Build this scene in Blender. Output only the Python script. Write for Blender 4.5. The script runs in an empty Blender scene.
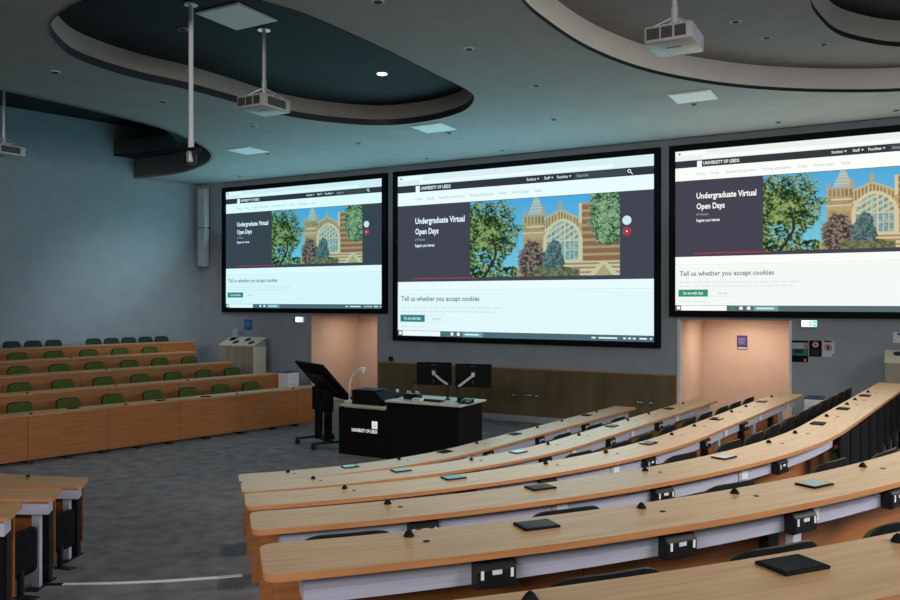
import bpy, bmesh, math, random
from mathutils import Vector, Matrix, noise
from mathutils.geometry import delaunay_2d_cdt
random.seed(7)
S = bpy.context.scene
COL = S.collection
PI = math.pi
rad = math.radians

# ------------------------------------------------------------------ camera
EYE = 2.5
F = 800.0
YAW = math.atan2(0.4895, 0.872)
CS, SN = math.cos(YAW), math.sin(YAW)
cam = bpy.data.cameras.new('camera'); cam.sensor_width = 36; cam.lens = F/900*36; cam.clip_start = .05
camo = bpy.data.objects.new('camera', cam); COL.objects.link(camo)
camo.location = (0, 0, EYE); camo.rotation_euler = (PI/2, 0, YAW)
S.camera = camo

def ray(x, y):                      # pixel -> direction in the room (unit depth)
    u = (x-450)/F
    return Vector((CS*u-SN, SN*u+CS, (300-y)/F))
def at_z(x, y, z):                  # the point of that line of sight at height z
    d = ray(x, y); t = (z-EYE)/d.z
    return Vector((0, 0, EYE))+d*t
def at_Y(x, y, Y):
    d = ray(x, y); return Vector((0, 0, EYE))+d*(Y/d.y)
def px(p):
    xc = CS*p[0]+SN*p[1]; zc = -SN*p[0]+CS*p[1]
    return 450+F*xc/zc

# ------------------------------------------------------------------ materials
def mat(name, col, rough=.5, metal=0, spec=.5, emit=None, estr=1.0):
    m = bpy.data.materials.new(name); m.use_nodes = True
    b = m.node_tree.nodes['Principled BSDF']
    b.inputs['Base Color'].default_value = (*col, 1); b.inputs['Roughness'].default_value = rough
    b.inputs['Metallic'].default_value = metal; b.inputs['Specular IOR Level'].default_value = spec
    if emit:
        b.inputs['Emission Color'].default_value = (*emit, 1); b.inputs['Emission Strength'].default_value = estr
    return m
def noisy(name, c1, c2, scale=5, rough=.6, detail=6, bump=0, bscale=None, spec=.4, stretch=None, coord='Object', metal=0, lo=.35, hi=.65):
    m = mat(name, c1, rough, metal, spec); nt = m.node_tree; N = nt.nodes; L = nt.links
    b = N['Principled BSDF']
    tc = N.new('ShaderNodeTexCoord'); src = tc.outputs[coord]
    if stretch:
        mp = N.new('ShaderNodeMapping'); mp.inputs['Scale'].default_value = stretch; L.new(src, mp.inputs[0]); src = mp.outputs[0]
    t = N.new('ShaderNodeTexNoise'); t.inputs['Scale'].default_value = scale; t.inputs['Detail'].default_value = detail
    L.new(src, t.inputs['Vector'])
    r = N.new('ShaderNodeValToRGB'); r.color_ramp.elements[0].position = lo; r.color_ramp.elements[1].position = hi
    r.color_ramp.elements[0].color = (*c1, 1); r.color_ramp.elements[1].color = (*c2, 1)
    L.new(t.outputs[0], r.inputs[0]); L.new(r.outputs[0], b.inputs['Base Color'])
    if bump:
        t2 = N.new('ShaderNodeTexNoise'); t2.inputs['Scale'].default_value = bscale or scale*8; L.new(src, t2.inputs['Vector'])
        bp = N.new('ShaderNodeBump'); bp.inputs['Strength'].default_value = bump; bp.inputs['Distance'].default_value = .01
        L.new(t2.outputs[0], bp.inputs['Height']); L.new(bp.outputs[0], b.inputs['Normal'])
    return m
def emis(name, col, s):
    m = bpy.data.materials.new(name); m.use_nodes = True; nt = m.node_tree
    nt.nodes.remove(nt.nodes['Principled BSDF'])
    e = nt.nodes.new('ShaderNodeEmission'); e.inputs[0].default_value = (*col, 1); e.inputs[1].default_value = s
    nt.links.new(e.outputs[0], nt.nodes['Material Output'].inputs[0]); return m

M = dict(
    wood=noisy('beech laminate', (.385, .225, .10), (.485, .30, .145), 6, .38, 8, stretch=(.35, 5, 1), coord='UV'),
    edge=noisy('beech edge band', (.40, .17, .065), (.50, .23, .09), 4, .45, 4, stretch=(.5, 6, 1), coord='UV'),
    panel=noisy('beech panel', (.28, .10, .027), (.365, .14, .042), 5, .5, 8, stretch=(.35, 7, 1), coord='UV'),
    carpet=noisy('grey carpet', (.125, .127, .138), (.225, .228, .245), 4.5, .95, 14, .6, 60, .1, lo=.3, hi=.7),
    wall=noisy('pale blue paint', (.25, .31, .345), (.275, .335, .37), 3, .75, 4, spec=.25),
    wallf=noisy('grey paint', (.30, .34, .375), (.325, .365, .40), 3, .75, 4, spec=.25),
    ceil=noisy('ceiling paint', (.285, .285, .285), (.31, .31, .31), 2, .85, 4, spec=.2),
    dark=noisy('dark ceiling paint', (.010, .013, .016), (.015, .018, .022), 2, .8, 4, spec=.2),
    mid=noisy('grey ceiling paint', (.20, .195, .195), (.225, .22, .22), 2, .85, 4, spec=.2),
    band=noisy('lit fascia paint', (.86, .83, .78), (.89, .86, .81), 2, .7, 4, spec=.2),  # void rim fascia, its stronger lighting put into a paler tone
    lip=mat('dark lip', (.012, .013, .018), .5),
    fasa=noisy('dimmer fascia paint', (.27, .255, .235), (.30, .285, .265), 2, .7, 4, spec=.2),  # same rim fascia, toned darker for the weaker light on it
    fasd=noisy('shaded fascia paint', (.10, .115, .115), (.12, .135, .135), 2, .8, 4, spec=.2),  # same rim fascia with the wall void's shade put into its colour
    alcove=noisy('alcove paint', (.64, .475, .375), (.68, .515, .41), 2, .8, 4, spec=.2),
    wains=noisy('bronze panel', (.14, .105, .05), (.19, .145, .075), 3, .40, 6, metal=.3, spec=.5, stretch=(1, 1, .2)),
    oak=mat('oak trim', (.42, .19, .08), .5),
    skirt=noisy('grey skirting', (.30, .31, .32), (.34, .35, .36), 5, .6),
    white=noisy('white paint', (.72, .74, .75), (.78, .79, .80), 6, .5),
    black=noisy('black plastic', (.007, .007, .008), (.011, .011, .012), 20, .45, spec=.25),
    matt=noisy('matt black', (.004, .004, .005), (.007, .007, .008), 20, .7, spec=.12),
    shell=noisy('charcoal shell', (.006, .007, .008), (.010, .011, .012), 15, .45, spec=.25),
    alu=noisy('brushed aluminium', (.46, .46, .57), (.54, .54, .65), 8, .4, 4, stretch=(.3, 30, 30), coord='UV', metal=.15),
    aluo=noisy('satin aluminium', (.46, .47, .57), (.54, .55, .65), 12, .4, metal=.15),
    steel=noisy('pale steel', (.55, .55, .56), (.65, .65, .66), 12, .35, metal=.5),
    green=noisy('green fabric', (.052, .076, .017), (.078, .108, .026), 40, .9, 6, .4, 180, .1),
    slate=noisy('shaded green fabric', (.022, .036, .036), (.036, .052, .052), 40, .9, 6, .4, 180, .1),  # green fabric with the dim top row's shade put into its colour
    glass=mat('glossy black glass', (.006, .009, .010), .07, 0, .05),
    metal=mat('black steel', (.012, .012, .013), .45, .2),
    proj=noisy('pale grey casing', (.40, .39, .39), (.46, .45, .45), 10, .45),
    vent=mat('vent mesh', (.06, .058, .055), .7),
    unit=noisy('pale oak veneer', (.30, .26, .215), (.35, .305, .255), 4, .6, 6, stretch=(1, 1, .2)),
    unittop=noisy('cream veneer', (.55, .52, .42), (.60, .57, .47), 4, .55),
    blue=mat('blue card', (.03, .13, .40), .6), purple=mat('purple card', (.06, .025, .20), .6),
    bluelid=mat('dark blue lid', (.03, .07, .16), .5),
    paper=mat('paper', (.62, .63, .63), .7), red=mat('red print', (.45, .03, .04), .6),
    dgreen=mat('green print', (.02, .16, .10), .6), yellow=mat('yellow print', (.6, .4, .05), .6),
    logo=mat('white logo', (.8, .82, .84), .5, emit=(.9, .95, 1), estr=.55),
    exitw=emis('exit sign white', (.85, 1, .97), 2.2), exitg=emis('exit sign green', (.10, .75, .55), 1.2),
    lamp=emis('lit lamp', (1, .86, .86), 6.0), lens=mat('lens', (.02, .02, .025), .1, 0, .9),
    tray=mat('cold white card', (.7, .75, .78), .6), tileb=noisy('white tile', (.74, .76, .78), (.78, .80, .82), 5, .6),
)

# ------------------------------------------------------------------ mesh helpers
def link(name, bm, m, parent=None, smooth=False, loc=None):
    """one mesh object; verts are in the parent's own frame"""
    me = bpy.data.meshes.new(name)
    bmesh.ops.recalc_face_normals(bm, faces=bm.faces)
    bm.to_mesh(me); bm.free()
    for x in (m if isinstance(m, (list, tuple)) else [m]): me.materials.append(x)
    if smooth:
        me.polygons.foreach_set('use_smooth', [True]*len(me.polygons))
        try: me.set_sharp_from_angle(angle=rad(35))
        except Exception: pass
    o = bpy.data.objects.new(name, me); COL.objects.link(o)
    if parent: o.parent = parent
    if loc is not None: o.location = loc
    return o
def tag(o, label, cat, group=None):
    o['label'] = label; o['category'] = cat
    if group: o['group'] = group
    return o
def thing(name, label, cat, loc=(0, 0, 0), rz=0, group=None):
    o = bpy.data.objects.new(name, None); COL.objects.link(o); o.empty_display_size = .1
    o.location = loc; o.rotation_euler = (0, 0, rz)
    return tag(o, label, cat, group)
def struct(name, bm, m, smooth=False):
    o = link(name, bm, m, smooth=smooth); o['kind'] = 'structure'; return o
def dup(root, loc, rz, label, group=None):
    r = root.copy(); COL.objects.link(r); r.location = loc; r.rotation_euler = (0, 0, rz); r['label'] = label
    if group: r['group'] = group
    for ch in list(root.children):
        c = ch.copy(); COL.objects.link(c); c.parent = r
        for g in list(ch.children):
            d = g.copy(); COL.objects.link(d); d.parent = c
    return r
def box(bm, x0, x1, y0, y1, z0, z1, bev=0, mtx=None, mi=0):
    t = bmesh.new(); bmesh.ops.create_cube(t, size=1)
    for v in t.verts: v.co = Vector(((x0+x1)/2+v.co.x*(x1-x0), (y0+y1)/2+v.co.y*(y1-y0), (z0+z1)/2+v.co.z*(z1-z0)))
    if bev: bmesh.ops.bevel(t, geom=t.edges[:], offset=bev, segments=2, affect='EDGES', profile=.5)
    merge(bm, t, mtx, mi)
def merge(bm, t, mtx=None, mi=0):
    if mtx is not None: t.transform(mtx)
    for f in t.faces: f.material_index = mi
    me = bpy.data.meshes.new('tmp'); t.to_mesh(me); t.free(); bm.from_mesh(me); bpy.data.meshes.remove(me)
def B(x0, x1, y0, y1, z0, z1, bev=0, mtx=None):
    bm = bmesh.new(); box(bm, x0, x1, y0, y1, z0, z1, bev, mtx); return bm
def cyl(bm, p0, p1, r, r2=None, seg=16, mi=0, cap=True):
    p0, p1 = Vector(p0), Vector(p1); d = p1-p0
    t = bmesh.new(); bmesh.ops.create_cone(t, cap_ends=cap, segments=seg, radius1=r, radius2=r if r2 is None else r2, depth=d.length)
    merge(bm, t, Matrix.Translation((p0+p1)/2) @ d.to_track_quat('Z', 'Y').to_matrix().to_4x4(), mi)
def Cy(p0, p1, r, r2=None, seg=16):
    bm = bmesh.new(); cyl(bm, p0, p1, r, r2, seg); return bm
def tube(bm, pts, r, seg=10):
    pts = [Vector(p) for p in pts]; rings = []
    for i, p in enumerate(pts):
        d = (pts[min(i+1, len(pts)-1)]-pts[max(i-1, 0)]).normalized()
        a = d.orthogonal().normalized() if i == 0 else (rings_a-d*rings_a.dot(d)).normalized()
        rings_a = a; b = d.cross(a)
        rings.append([bm.verts.new(p+(a*math.cos(k*2*PI/seg)+b*math.sin(k*2*PI/seg))*r) for k in range(seg)])
    for r0, r1 in zip(rings, rings[1:]):
        for k in range(seg): bm.faces.new((r0[k], r0[(k+1) % seg], r1[(k+1) % seg], r1[k]))
    bm.faces.new(rings[0]); bm.faces.new(rings[-1][::-1])
def prism(bm, pts, axis, a, b, mi=0):
    """polygon (two coords) extruded along 'x','y' or 'z' from a to b"""
    def P(p, t): return {'x': (t, p[0], p[1]), 'y': (p[0], t, p[1]), 'z': (p[0], p[1], t)}[axis]
    v0 = [bm.verts.new(P(p, a)) for p in pts]; v1 = [bm.verts.new(P(p, b)) for p in pts]
    fs = [bm.faces.new(v0), bm.faces.new(v1[::-1])]
    for i in range(len(pts)):
        j = (i+1) % len(pts); fs.append(bm.faces.new((v0[i], v0[j], v1[j], v1[i])))
    for f in fs: f.material_index = mi
def frange(a, b, step):
    n = max(1, int(math.ceil((b-a)/step))); return [a+(b-a)*i/n for i in range(n+1)]
def sweep(bm, g, ss, prof, origin=(0, 0), mids=None, inset=None, zf=None):
    """closed profile [(dr, z)] carried along the curve g(s, dr); uv = (metres along, metres round)"""
    uv = bm.loops.layers.uv.verify()
    lo = min(p[0] for p in prof); hi = max(p[0] for p in prof)
    cum = [0]
    for i in range(len(prof)): q = prof[(i+1) % len(prof)]; cum.append(cum[-1]+math.hypot(q[0]-prof[i][0], q[1]-prof[i][1]))
    rings = []
    for s in ss:
        e = inset(s) if inset else 0
        rings.append([bm.verts.new((*(Vector(g(s, min(max(dr, lo+e), hi-e)))-Vector(origin)), z)) for dr, z in prof])
    n = len(prof)
    for i in range(len(ss)-1):
        for k in range(n):
            j = (k+1) % n
            f = bm.faces.new((rings[i][k], rings[i][j], rings[i+1][j], rings[i+1][k]))
            for l, c in zip(f.loops, ((ss[i], cum[k]), (ss[i], cum[k+1]), (ss[i+1], cum[k+1]), (ss[i+1], cum[k]))): l[uv].uv = c
            if mids: f.material_index = mids[k]
    for R, s in ((rings[0], ss[0]), (rings[-1], ss[-1])):
        f = bm.faces.new(R)
        for l, (dr, z) in zip(f.loops, prof): l[uv].uv = (s+dr, z)
        if mids: f.material_index = max(mids)
def rounded_pad(w, h, t, bend=.04, tilt=.12, zc=0, y=0, n=5, gx=14, gz=12):
    """upholstered rounded-rectangle slab standing up, bent round the sitter"""
    bm = bmesh.new()
    def pt(i, j, side):
        u, v = -1+2*i/gx, -1+2*j/gz
        m = max(abs(u), abs(v)); p = (abs(u)**n+abs(v)**n)**(1/n); k = m/p if p else 1
        x, z = w/2*u*k, h/2*v*k
        th = t/2*(1-.55*max(abs(u), abs(v))**6)
        return Vector((x, y+bend*(x/(w/2))**2-tilt*(z+h/2)+side*th, zc+z))
    gr = {sd: [[bm.verts.new(pt(i, j, sd)) for j in range(gz+1)] for i in range(gx+1)] for sd in (-1, 1)}
    for sd in (-1, 1):
        for i in range(gx):
            for j in range(gz): bm.faces.new((gr[sd][i][j], gr[sd][i+1][j], gr[sd][i+1][j+1], gr[sd][i][j+1]))
    rim = [(i, 0) for i in range(gx)]+[(gx, j) for j in range(gz)]+[(i, gz) for i in range(gx, 0, -1)]+[(0, j) for j in range(gz, 0, -1)]
    for k in range(len(rim)):
        a, b = rim[k], rim[(k+1) % len(rim)]
        bm.faces.new((gr[-1][a[0]][a[1]], gr[-1][b[0]][b[1]], gr[1][b[0]][b[1]], gr[1][a[0]][a[1]]))
    return bm
def text_bm(s, x, z, w, h, y, bold=0):
    """flat lettering in the xz plane, facing -y; left x, baseline z, fitted to w by h"""
    cu = bpy.data.curves.new('t', 'FONT'); cu.body = s; cu.size = 1; cu.offset = bold; cu.resolution_u = 2
    ob = bpy.data.objects.new('t', cu); COL.objects.link(ob)
    bpy.context.view_layer.update()
    me = bpy.data.meshes.new_from_object(ob.evaluated_get(bpy.context.evaluated_depsgraph_get()))
    bpy.data.objects.remove(ob); bpy.data.curves.remove(cu)
    bm = bmesh.new(); bm.from_mesh(me); bpy.data.meshes.remove(me)
    x0 = min(v.co.x for v in bm.verts); x1 = max(v.co.x for v in bm.verts)
    y1 = max(v.co.y for v in bm.verts)
    for v in bm.verts: v.co = Vector((x+(v.co.x-x0)/(x1-x0)*w, y, z+v.co.y/y1*h))
    return bm
def quad(bm, x0, x1, z0, z1, y):
    bm.faces.new([bm.verts.new(p) for p in ((x0, y, z0), (x1, y, z0), (x1, y, z1), (x0, y, z1))])

# ------------------------------------------------------------------ rows of desks: the plan
CX, CY = -8.76, 8.94
A0, A1 = rad(-45), rad(-6.5)
PITCH, RISE = 1.28, .20
def e(a): return Vector((math.cos(a), math.sin(a)))
CC = Vector((CX, CY))
def arc_row(r, yend):
    La = r*(A1-A0); p1 = CC+e(A1)*r; t = Vector((-math.sin(A1), math.cos(A1)))
    L = La+(yend-p1.y)/t.y if yend else La
    def g(s, dr):
        if s < La:
            return CC+e(A0+s/r)*(r+dr)
        return p1+t*(s-La)+e(A1)*dr
    return g, L
def mid_row(r, a_from=rad(-100)):
    L = r*(A0-math.asin(1.42/r)-a_from)
    def g(s, dr):
        R = r+dr; a = a_from+(s/L)*(A0-math.asin(1.42/R)-a_from)
        return CC+e(a)*R
    return g, L
LH = rad(14); LD = Vector((math.sin(LH), math.cos(LH))); LN = Vector((-math.cos(LH), math.sin(LH)))
LB = Vector((-10.95, 10.0)); LP = 1.14
def left_row(k, xend, s0=-5.0):
    b = LB+LN*LP*(k-1)
    s = s0
    while px(b+LD*s) < xend and s < 6: s += .01
    L = s-s0
    return (lambda q, dr: b+LD*(s0+q)+LN*dr), L
def s_at(g, L, x, dr=.05, lo=0.0):
    best, bs = 1e9, lo
    q = lo
    while q <= L:
        d = abs(px(g(q, dr))-x)
        if d < best: best, bs = d, q
        q += .01
    return bs
R0 = 4.2
ROW = {}
for k in range(1, 7):
    yend = {1: 12.88, 2: 12.84, 3: 12.48, 4: 12.66}.get(k)
    g, L = arc_row(R0+PITCH*(k-1), yend)
    if k == 6: L = L*.5
    if k == 5: L = L*.97
    ROW['R', k] = (g, L, .2*(k-1))
for k in range(1, 4):
    g, L = mid_row(R0+PITCH*(k-1)); ROW['M', k] = (g, L, .2*(k-1))
for k, xe, fl in ((1, 331, 0), (2, 280.7, .2), (3, 236, .4), (4, 197, .585), (5, 197, .76)):
    g, L = left_row(k, xe); ROW['L', k] = (g, L, fl)
ORD = ['', 'first', 'second', 'third', 'fourth', 'fifth', 'sixth', 'seventh', 'eighth', 'ninth', 'tenth', 'eleventh', 'twelfth', 'thirteenth', 'fourteenth', 'fifteenth']
RNAME = {('R', 1): 'front curved desk', ('R', 2): 'second curved desk', ('R', 3): 'third curved desk', ('R', 4): 'fourth curved desk',
         ('R', 5): 'fifth curved desk', ('R', 6): 'sixth curved desk', ('M', 1): 'front desk stub', ('M', 2): 'middle desk stub', ('M', 3): 'rear desk stub',
         ('L', 1): 'front straight desk', ('L', 2): 'second straight desk', ('L', 3): 'third straight desk', ('L', 4): 'fourth straight desk', ('L', 5): 'rearmost straight desk'}
RLAB = {('R', 1): 'long curved beech desk, frontmost of its bank and nearest the lectern',
        ('R', 2): 'long curved beech desk directly behind the frontmost curved one',
        ('R', 3): 'long curved beech desk, third of its bank, ending before the peach alcove',
        ('R', 4): 'long curved beech desk, fourth of its bank, its far end by the posters',
        ('R', 5): 'big curved beech desk, fifth of its bank, four black socket boxes underneath',
        ('R', 6): 'curved beech desk nearest the camera, highest of its bank, cut by the frame',
        ('M', 1): 'end of a beech desk across the aisle, frontmost of three stubs',
        ('M', 2): 'end of a beech desk across the aisle, middle stub, beside white floor strip',
        ('M', 3): 'end of a beech desk across the aisle, rearmost stub at frame edge',
        ('L', 1): 'straight beech fronted desk, lowest row below the blue wall',
        ('L', 2): 'straight beech fronted desk, second row up below the blue wall',
        ('L', 3): 'straight beech fronted desk, third row up below the blue wall',
        ('L', 4): 'straight beech fronted desk, fourth row up below the blue wall',
        ('L', 5): 'straight beech fronted desk, topmost row against the blue wall'}
DD = .37; TT = .028; TOP = .75
SOCK = {('R', 1): [490, 541, 586.5], ('R', 2): [474, 547, 612, 660], ('R', 3): [468, 549, 650.5, 707, 745], ('R', 4): [423, 664, 782], ('R', 5): [496, 679, 803, 897], ('R', 6): []}
LEG = {('R', 1): [463, 565, 618], ('R', 2): [570, 629, 674, 699], ('R', 3): [610, 722, 757, 785], ('R', 4): [553, 737, 862], ('R', 5): [802], ('R', 6): [700],
       ('L', 1): [26.5, 65.5, 101.6, 136, 167, 204, 238.7, 270.4, 293], ('L', 2): [40, 120, 200, 260], ('L', 3): [40, 120, 200], ('L', 4): [40, 120, 180], ('L', 5): [40, 120, 180]}
CONE = {('R', 1): [288, 399, 476.7, 537.5, 562, 596.7], ('R', 2): [313, 471, 548, 578.7, 628, 648.7, 683], ('R', 3): [344, 546, 606, 671.7, 694.5, 731.7, 746, 771.7],
        ('R', 4): [387.4, 645.5, 768.8, 795, 826.7, 847, 855, 868], ('R', 5): [410, 641.6, 735, 863], ('R', 6): [529, 898.5], ('M', 1): [27.7],
        ('L', 1): [31, 126, 203, 237, 293], ('L', 2): [27, 116, 188], ('L', 3): [106], ('L', 4): [70]}
ends = {}
def frame_at(g, s, dr=0.0):
    p = g(s, dr); q = g(s+.02, dr); t = (q-g(s-.02, dr)).normalized(); n = Vector((t.y, -t.x))
    if (g(s, dr+.1)-p).dot(n) < 0: n = -n
    return p, t, n
def tag_s(key, x, dr):
    g, L, fl = ROW[key]; return s_at(g, L, x, dr)
for key, (g, L, fl) in ROW.items():
    o2 = g(0 if key[0] != 'L' else 2.5, 0); org = Vector((o2.x, o2.y)); zt = fl+TOP
    root = thing('curved_desk' if key[0] != 'L' else 'straight_desk', RLAB[key], 'desk', (org.x, org.y, fl), group={'R': 'curved desks', 'M': 'desk stubs across the aisle', 'L': 'straight desks'}[key[0]])
    rc = .05
    def inset(s, L=L):
        x = min(s, L-s)
        return 0 if x >= rc else rc-math.sqrt(max(0, rc*rc-(rc-x)**2))
    step = .14 if key[0] != 'L' else .5
    ss = [0, .008, .02, .035, .05]+frange(.06, L-.06, step)+[L-.05, L-.035, L-.02, L-.008, L]
    bm = bmesh.new()
    sweep(bm, g, ss, [(0, TOP-TT), (DD, TOP-TT), (DD, TOP), (0, TOP)], org, [1, 1, 0, 1], inset)
    wt = link('worktop', bm, [M['wood'], M['edge']], root)
    # modesty panel in lengths of about 1.4 m
    bm = bmesh.new(); a = .05
    if key == ('L', 1): a = s_at(g, L, 27.5, .02)-1.24*4
    while a < L-.06:
        b = min(a+(1.24 if key == ('L', 1) else 1.36), L-.05)
        if a < .05: a = b; continue
        if L-.05-b < .3: b = L-.05
        pz = .055 if key[0] == 'L' else .13
        sweep(bm, g, frange(a, b-.006, step), [(.012, pz), (.036, pz), (.036, TOP-TT-.001), (.012, TOP-TT-.001)], org); a = b
    link('modesty_panel', bm, M['panel'], root)
    if key[0] != 'L':
        legs = [s_at(g, L, x, .26) for x in LEG.get(key, [])]
        legs.append(.22 if key[0] == 'R' else L-.10)
        if key[0] == 'M': legs.append(L-1.6)
        legs = sorted(legs)
        # cable tray, two fascias with a groove; broken where a leg bracket carries it
        cuts = [.14 if key[0] == 'R' else .05]+[x for x in legs if .6 < x < L-.6]+[L-.14 if key[0] == 'R' else L-.05]
        for a, b in zip(cuts, cuts[1:]):
            bm = bmesh.new()
            a2 = a+.03 if a > .2 else a; b2 = b-.03 if b < L-.2 else b
            sweep(bm, g, frange(a2, b2, step), [(.13, .605), (.285, .605), (.285, .655), (.279, .656), (.279, .660), (.285, .661), (.285, .708), (.13, .708)], org)
            link('cable_tray', bm, M['alu'], root)
    else:
        legs = [s_at(g, L, x, .15) for x in LEG.get(key, [])]
    for i, s in enumerate(legs):
        p, t, n = frame_at(g, s); ang = math.atan2(t.y, t.x)
        T = Matrix.Translation((p.x-org.x, p.y-org.y, 0)) @ Matrix.Rotation(ang, 4, 'Z')
        # local x along the row, local -y = away from the stage when n = -y
        sg = -1 if Matrix.Rotation(ang, 2, 'Z').inverted() @ n @ Vector((0, 1)) < 0 else 1
        bm = B(-.032, .032, *sorted((sg*.19, sg*.235)), .012, TOP-TT, .004, T)
        box(bm, -.045, .045, *sorted((sg*.12, sg*.262)), .60, .604, 0, T)
        lg = link('leg', bm, M['aluo'], root)
        bm = B(-.04, .04, *sorted((sg*.045, sg*.10)), .012, TOP-TT, 0, T)
        box(bm, -.05, .05, *sorted((sg*.0, sg*.30)), 0, .012, 0, T)
        prism_pts = [(-.02, .012), (.02, .012), (.012, .06), (-.012, .06)]
        link('foot', bm, M['metal'], lg)
        if key[0] == 'R' and .6 < s < L-.6:
            link('bracket', B(-.026, .004, *sorted((sg*.24, sg*.292)), .606, .704, .002, T), M['proj'], lg)
            link('outlet_plate', B(.006, .085, *sorted((sg*.286, sg*.294)), .622, .695, .002, T), M['white'], lg)
    for x in SOCK.get(key, []):
        s = s_at(g, L, x, .33); p, t, n = frame_at(g, s); ang = math.atan2(t.y, t.x)
        T = Matrix.Translation((p.x-org.x, p.y-org.y, 0)) @ Matrix.Rotation(ang, 4, 'Z') @ Matrix.Rotation(PI, 4, 'Z')
        # now local +y points to the near side
        bm = bmesh.new()
        prism(bm, [(.286, .598), (.335, .598), (.35, .606), (.35, .675), (.325, .706), (.286, .706)], 'x', -.082, .082)
        bm.transform(T); bmesh.ops.bevel(bm, geom=bm.edges[:], offset=.004, segments=1, affect='EDGES')
        sb = link('socket_box', bm, M['black'], root)
        for sx in (-.062, .062):
            q = B(sx-.006, sx+.006, .3505, .353, .64, .674, 0, T); link('switch', q, M['white'], sb)
        link('label_plate', B(-.02, .02, .3505, .352, .655, .672, 0, T), M['paper'], sb)
    mics = CONE.get(key, [])
    for i, x in enumerate(mics):
        s = s_at(g, L, x, .07)
        p = g(s, .07)
        if key[0] != 'L':
            q = g(min(s+.045, L-.03), .16)
            bm = Cy((q.x-org.x, q.y-org.y, TOP-.004), (q.x-org.x, q.y-org.y, TOP+.0015), .014, seg=14); link('grommet', bm, M['matt'], root)
        lab = f'small black cone-shaped microphone on the {RNAME[key]}'
        if len(mics) > 1: lab += f', {ORD[i+1]} from its {"camera" if key[0]!="L" else "camera"} end'
        if key == ('M', 1): lab = 'small black cone-shaped microphone on the front desk stub across the aisle'
        if 'mic0' not in ends:
            mr = thing('desk_microphone', lab, 'microphone', (p.x, p.y, zt), 0, 'cone microphones on the desks')
            bm = Cy((0, 0, 0), (0, 0, .006), .022, .021); cyl(bm, (0, 0, .006), (0, 0, .018), .020, .013); cyl(bm, (0, 0, .018), (0, 0, .026), .013, .004)
            link('microphone_body', bm, M['matt'], mr, True)
            ends['mic0'] = mr
        else: dup(ends['mic0'], (p.x, p.y, zt), 0, lab)

# ------------------------------------------------------------------ tablets lying on the desks
TAB = {('R', 1): [(349.7, 464.7), (445, 444), (515, 428), (586.7, 410.8)], ('R', 2): [(400.8, 467.5), (518, 446), (611.7, 420.3), (669, 404)],
       ('R', 3): [(454, 476.7), (648.5, 437.5), (716, 413.7), (761.7, 396.7)], ('R', 4): [(540, 487), (724, 457), (818, 418.8), (843, 402.8), (865, 387.8)],
       ('R', 5): [(537.6, 525), (814.7, 484)], ('R', 6): [(793, 565)], ('L', 1): [(73, 408.2), (161, 400.3), (206, 397)]}
for key, lst in TAB.items():
    g, L, fl = ROW[key]
    for i, (x, y) in enumerate(lst):
        zt = fl+TOP; q = at_z(x, y, zt+.004)
        s = s_at(g, L, x, .19); p, t, n = frame_at(g, s, .19)
        dr = max(.10, min(.27, .19+(Vector((q.x, q.y))-p).dot(n))); s = s_at(g, L, x, dr); p, t, n = frame_at(g, s, dr)
        lab = f'flat black glossy tablet lying on the {RNAME[key]}' + (f', {ORD[i+1]} from its camera end' if len(lst) > 1 else '')
        ang = math.atan2(n.y, n.x)-PI/2
        if 'tab0' not in ends:
            r = thing('tablet', lab, 'tablet', (p.x, p.y, zt), ang, 'tablets on the desks')
            link('tablet_body', B(-.083, .083, -.058, .058, 0, .010, .003), M['matt'], r)
            link('tablet_screen', B(-.076, .076, -.051, .051, .0102, .0112), M['glass'], r)
            ends['tab0'] = r
        else: dup(ends['tab0'], (p.x, p.y, zt), ang, lab)

# ------------------------------------------------------------------ chairs
def make_chair(label):
    r = thing('lecture_chair', label, 'chair')
    bm = rounded_pad(.43, .43, .040, .033, .10, .664, .0); link('backrest', bm, M['green'], r, True)
    bm = rounded_pad(.448, .455, .03, .035, .10, .67, -.030); link('back_shell', bm, M['shell'], r, True)
    link('seat', B(-.215, .215, .05, .44, .425, .485, .022), M['green'], r, True)
    link('seat_shell', B(-.20, .20, .06, .42, .40, .424, .008), M['shell'], r)
    bm = bmesh.new(); tube(bm, [(0, .12, .39), (0, .0, .385), (0, -.04, .42), (0, -.072, .60)], .022); link('back_support', bm, M['metal'], r, True)
    bm = Cy((0, .22, .02), (0, .22, .40), .03); link('column', bm, M['metal'], r, True)
    bm = B(-.09, .09, .10, .34, 0, .02, .006); link('foot', bm, M['metal'], r)
    return r
chair0 = None
def put_chair(key, x, dr, label, group, rot=0.0):
    global chair0
    g, L, fl = ROW[key]
    g2 = g
    s = s_at(g, L, x, dr); p, t, n = frame_at(g, s, dr)
    rz = math.atan2(-n.y, -n.x)-PI/2+rot
    sc = .80 if key == ('L', 5) else .88 if key[0] == 'L' else 1
    sz = {('R', 5): .955, ('R', 4): .985, ('R', 3): 1.01}.get(key, .965 if key[0] == 'L' else 1)
    if chair0 is None:
        chair0 = make_chair(label); chair0['group'] = group; chair0.location = (p.x, p.y, fl); chair0.rotation_euler.z = rz; chair0.scale = (sc, sc, sz)
    else:
        c = dup(chair0, (p.x, p.y, fl), rz, label, group); c.scale = (sc, sc, sz)
        if key == ('L', 5):
            for ch in c.children:
                if ch.name.startswith('backrest') or ch.name in ('seat',) or ch.name.startswith('seat.'):
                    ch.material_slots[0].link = 'OBJECT'; ch.material_slots[0].material = M['slate']
LCH = {1: [20.3, 68.3, 113, 153, 188.7, 221.6, 251.8], 2: [20.3, 63, 104, 140.6, 173.8, 204.5, 232.6], 3: [19, 59.5, 95.5, 129.5, 160.7, 190],
       4: [18, 54.5, 89, 120.6, 150.5], 5: [12, 33.5, 54, 94, 112, 129.5, 146, 162]}
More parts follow.
